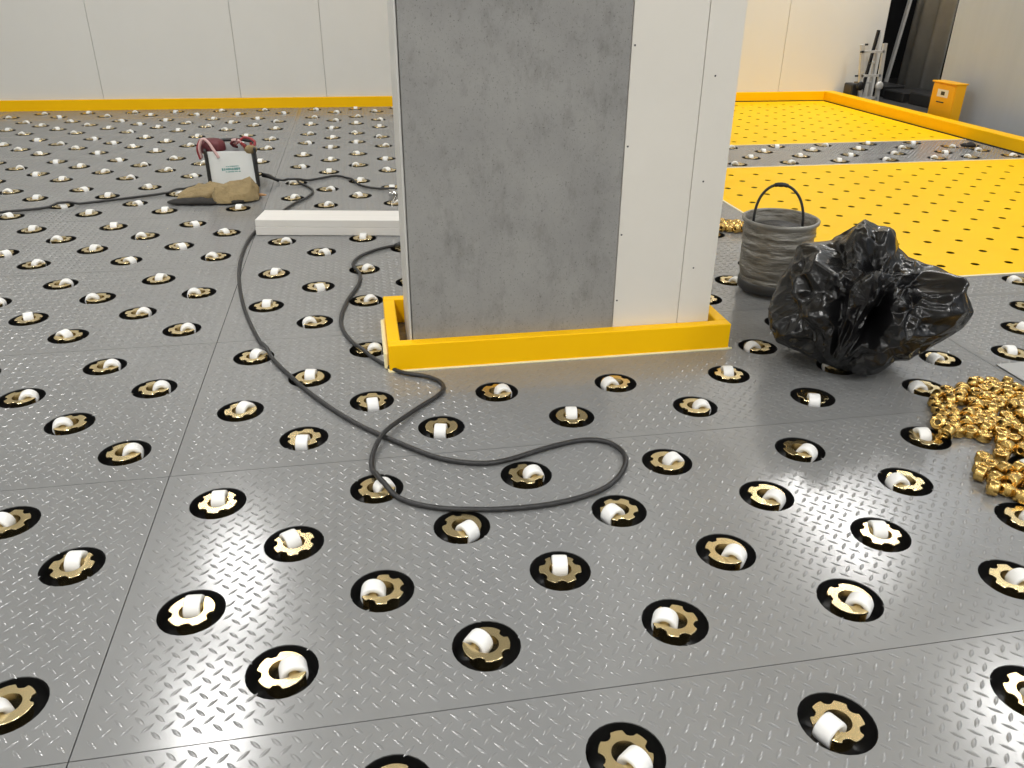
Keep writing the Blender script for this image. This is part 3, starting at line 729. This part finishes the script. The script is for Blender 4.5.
# steel sheet at the right, dark rag on the strip
o = box_obj('cover_sheet', (0, .255, 0, .33, 0, .003), mat('pale_steel_sheet', srgb(166, 167, 166), .4, .2, var=.06, scale=6), None, .001); o.location = (2.135, 1.90, .002); tag(o, 'thin pale steel cover sheet lying on the deck beyond the brass pile', 'sheet')
V, Fc = blob((0, 0, .02), (.055, .035, .016), 2, amp=.016, seed=21, nu=36, nv=22); o = obj('dark_rag', mesh('dark_rag', V, Fc, True), mat('black_cloth', (.02, .016, .014), .8), None, (4.78, 5.90, .002)); tag(o, 'small dark rag lying on the grey strip between the yellow decks', 'rag')

# ------------------------------------------------------------------ yellow cabinet by the right wall
M_CAB = mat('yellow_cabinet_paint', srgb(240, 176, 10), .4)
cb = empty('control_cabinet', (5.40, 7.03, 0)); tag(cb, 'yellow metal control cabinet standing between the yellow kerb and the right wall', 'cabinet')
CW, CD, CHH = .16, .10, .352
box_obj('body', (-CD, .0, -CW, CW, 0, CHH), M_CAB, cb, .004)
box_obj('lid', (-CD - .018, .012, -CW - .006, CW + .012, CHH + .0005, CHH + .014), M_CAB, cb, .003)
dr = box_obj('door', (-CD - .008, -CD - .0005, -CW + .006, CW - .006, .02, CHH - .01), M_CAB, cb, .002)
x = box_obj('handle', (-CD - .018, -CD - .0085, -.04, .06, .186, .196), M_BLKPL, dr, .002); x['label'] = 'black handle'
x = box_obj('plate', (-CD - .0105, -CD - .0085, -.075, .075, .235, .300), mat('white_plate', srgb(225, 225, 220), .4), dr); x['label'] = 'white instrument plate'
x = box_obj('display', (-CD - .012, -CD - .0108, -.03, .022, .252, .284), M_BLKPL, dr); x['label'] = 'black display'

# ------------------------------------------------------------------ ladder at the end of the far wall
ld_ = empty('folding_ladder', (5.34, 8.32, 0)); tag(ld_, 'aluminium folding ladder leaning by the end of the far wall', 'ladder')
def bar(a, b, w_=.020, d_=.014):
    a, b = Vector(a), Vector(b); t = (b - a).normalized(); n = t.cross(Vector((0, 1, 0))).normalized(); k = n.cross(t)
    V = [p + n * sx * w_ + k * sy * d_ for p in (a, b) for sx, sy in ((-1, -1), (1, -1), (1, 1), (-1, 1))]
    return MB().add(V, [(3, 2, 1, 0), (4, 5, 6, 7), (0, 1, 5, 4), (1, 2, 6, 5), (2, 3, 7, 6), (3, 0, 4, 7)])
bar((-.045, 0, .0), (-.14, .0, .59)).build('side_rail', M_ALU, ld_); bar((.145, 0, 0), (.115, 0, .60), .02).build('side_rail', M_ALU, ld_)
for z in (.06, .285, .52): bar((-.05 - .16 * z, 0, z), (.145 - .05 * z, 0, z), .011).build('rung', M_ALU, ld_)
bar((.02, .12, 0), (.09, .12, .72), .012).build('rear_rail', M_DARKMETAL, ld_); bar((.13, .13, 0), (.11, .13, .7), .012).build('rear_rail', M_ALU, ld_)
for z in (.2, .4): bar((.05, .12, z), (.12, .12, z), .009).build('rear_rung', M_ALU, ld_)
dsc = MB().lathe([(0, .016), (.03, .016), (.042, .010), (.045, 0), (.042, -.010), (0, -.016)], 20, Matrix.Rotation(PI / 2, 4, 'X')).mesh('hinge', True)
obj('hinge', dsc, M_ALU, ld_, (.125, -.03, .185)); h2 = obj('hinge', dsc.copy(), None, ld_, (-.095, -.03, .185)); h2.data.materials.clear(); h2.data.materials.append(M_DARKMETAL)
for x, z in ((-.155, .52), (-.165, .285), (-.12, .59)): MB().tube([(x, -.015, z), (x + .03, -.015, z)], .010, 8).build('bolt', M_DARKMETAL, ld_, True)
o = box_obj('black_case', (5.18, 5.27, 8.34, 8.50, -.001, .20), M_BLKPL, None, .012); tag(o, 'small black case standing behind the kerb at the foot of the ladder', 'case')
o = box_obj('cardboard_sheet', (5.285, 5.40, 8.47, 8.485, -.001, .21), mat('cardboard', srgb(150, 132, 104), .8), None, .001); tag(o, 'small brown board standing behind the ladder against the far wall', 'board')

# ------------------------------------------------------------------ curtain and clutter in the dark opening
def curtain(name, y0, y1, x, lean, z0, z1, folds, amp, mt, label):
    V = []; Fc = []; n = 60; th = .004
    for s in (0, 1):
        for i in range(n + 1):
            t = i / n
            for z, dy in ((z0, 0), (z1, lean)):
                V.append((x + amp * math.sin(t * folds * 2 * PI) + s * th, y0 + (y1 - y0) * t * (1 if z == z0 else .8) + dy, z))
    N = (n + 1) * 2
    for s in (0, 1):
        for i in range(n):
            a = s * N + i * 2; f = (a, a + 1, a + 3, a + 2); Fc.append(f if s == 0 else f[::-1])
    for i in range(n):
        a = i * 2; Fc.append((a, a + 2, a + 2 + N, a + N)); Fc.append((a + 1, a + 1 + N, a + 3 + N, a + 3))
    for e_ in (0, n * 2): Fc.append((e_, e_ + 1, e_ + 1 + N, e_ + N))
    o = obj(name, mesh(name, V, Fc, True), mt); tag(o, label, 'curtain'); return o
M_CUR = mat('grey_tarpaulin', srgb(186, 186, 183), .7, 0, var=.1, scale=4)
curtain('tarpaulin_curtain', 8.50, 9.22, 6.3, -.10, .05, 3.9, 2.5, .05, M_CUR, 'grey tarpaulin curtain hanging in folds inside the dark opening')
o = MB().add([(6.15, 9.23, .02), (6.15, 9.27, .02), (6.18, 9.27, .02), (6.18, 9.23, .02), (6.15, 8.82, 2.6), (6.15, 8.86, 2.6), (6.18, 8.86, 2.6), (6.18, 8.82, 2.6)], [(3, 2, 1, 0), (4, 5, 6, 7), (0, 1, 5, 4), (1, 2, 6, 5), (2, 3, 7, 6), (3, 0, 4, 7)]).build('leaning_profile', mat('grey_profile', srgb(215, 215, 212), .5)); tag(o, 'long pale metal profile leaning in front of the grey curtain', 'profile')
for i, (x, y, a, b, h) in enumerate(((6.0, 9.0, .13, .2, .12), (6.02, 8.54, .2, .18, .1), (6.0, 8.1, .15, .2, .12))):
    o = box_obj('dark_crate', (x - a, x + a, y - b, y + b, -.0015, h), M_BLKPL, None, .01)
    tag(o, ('low black crate on the ground under the grey curtain', 'black crate in the middle of the dark opening', 'black crate beside the yellow cabinet in the opening')[i], 'crate')
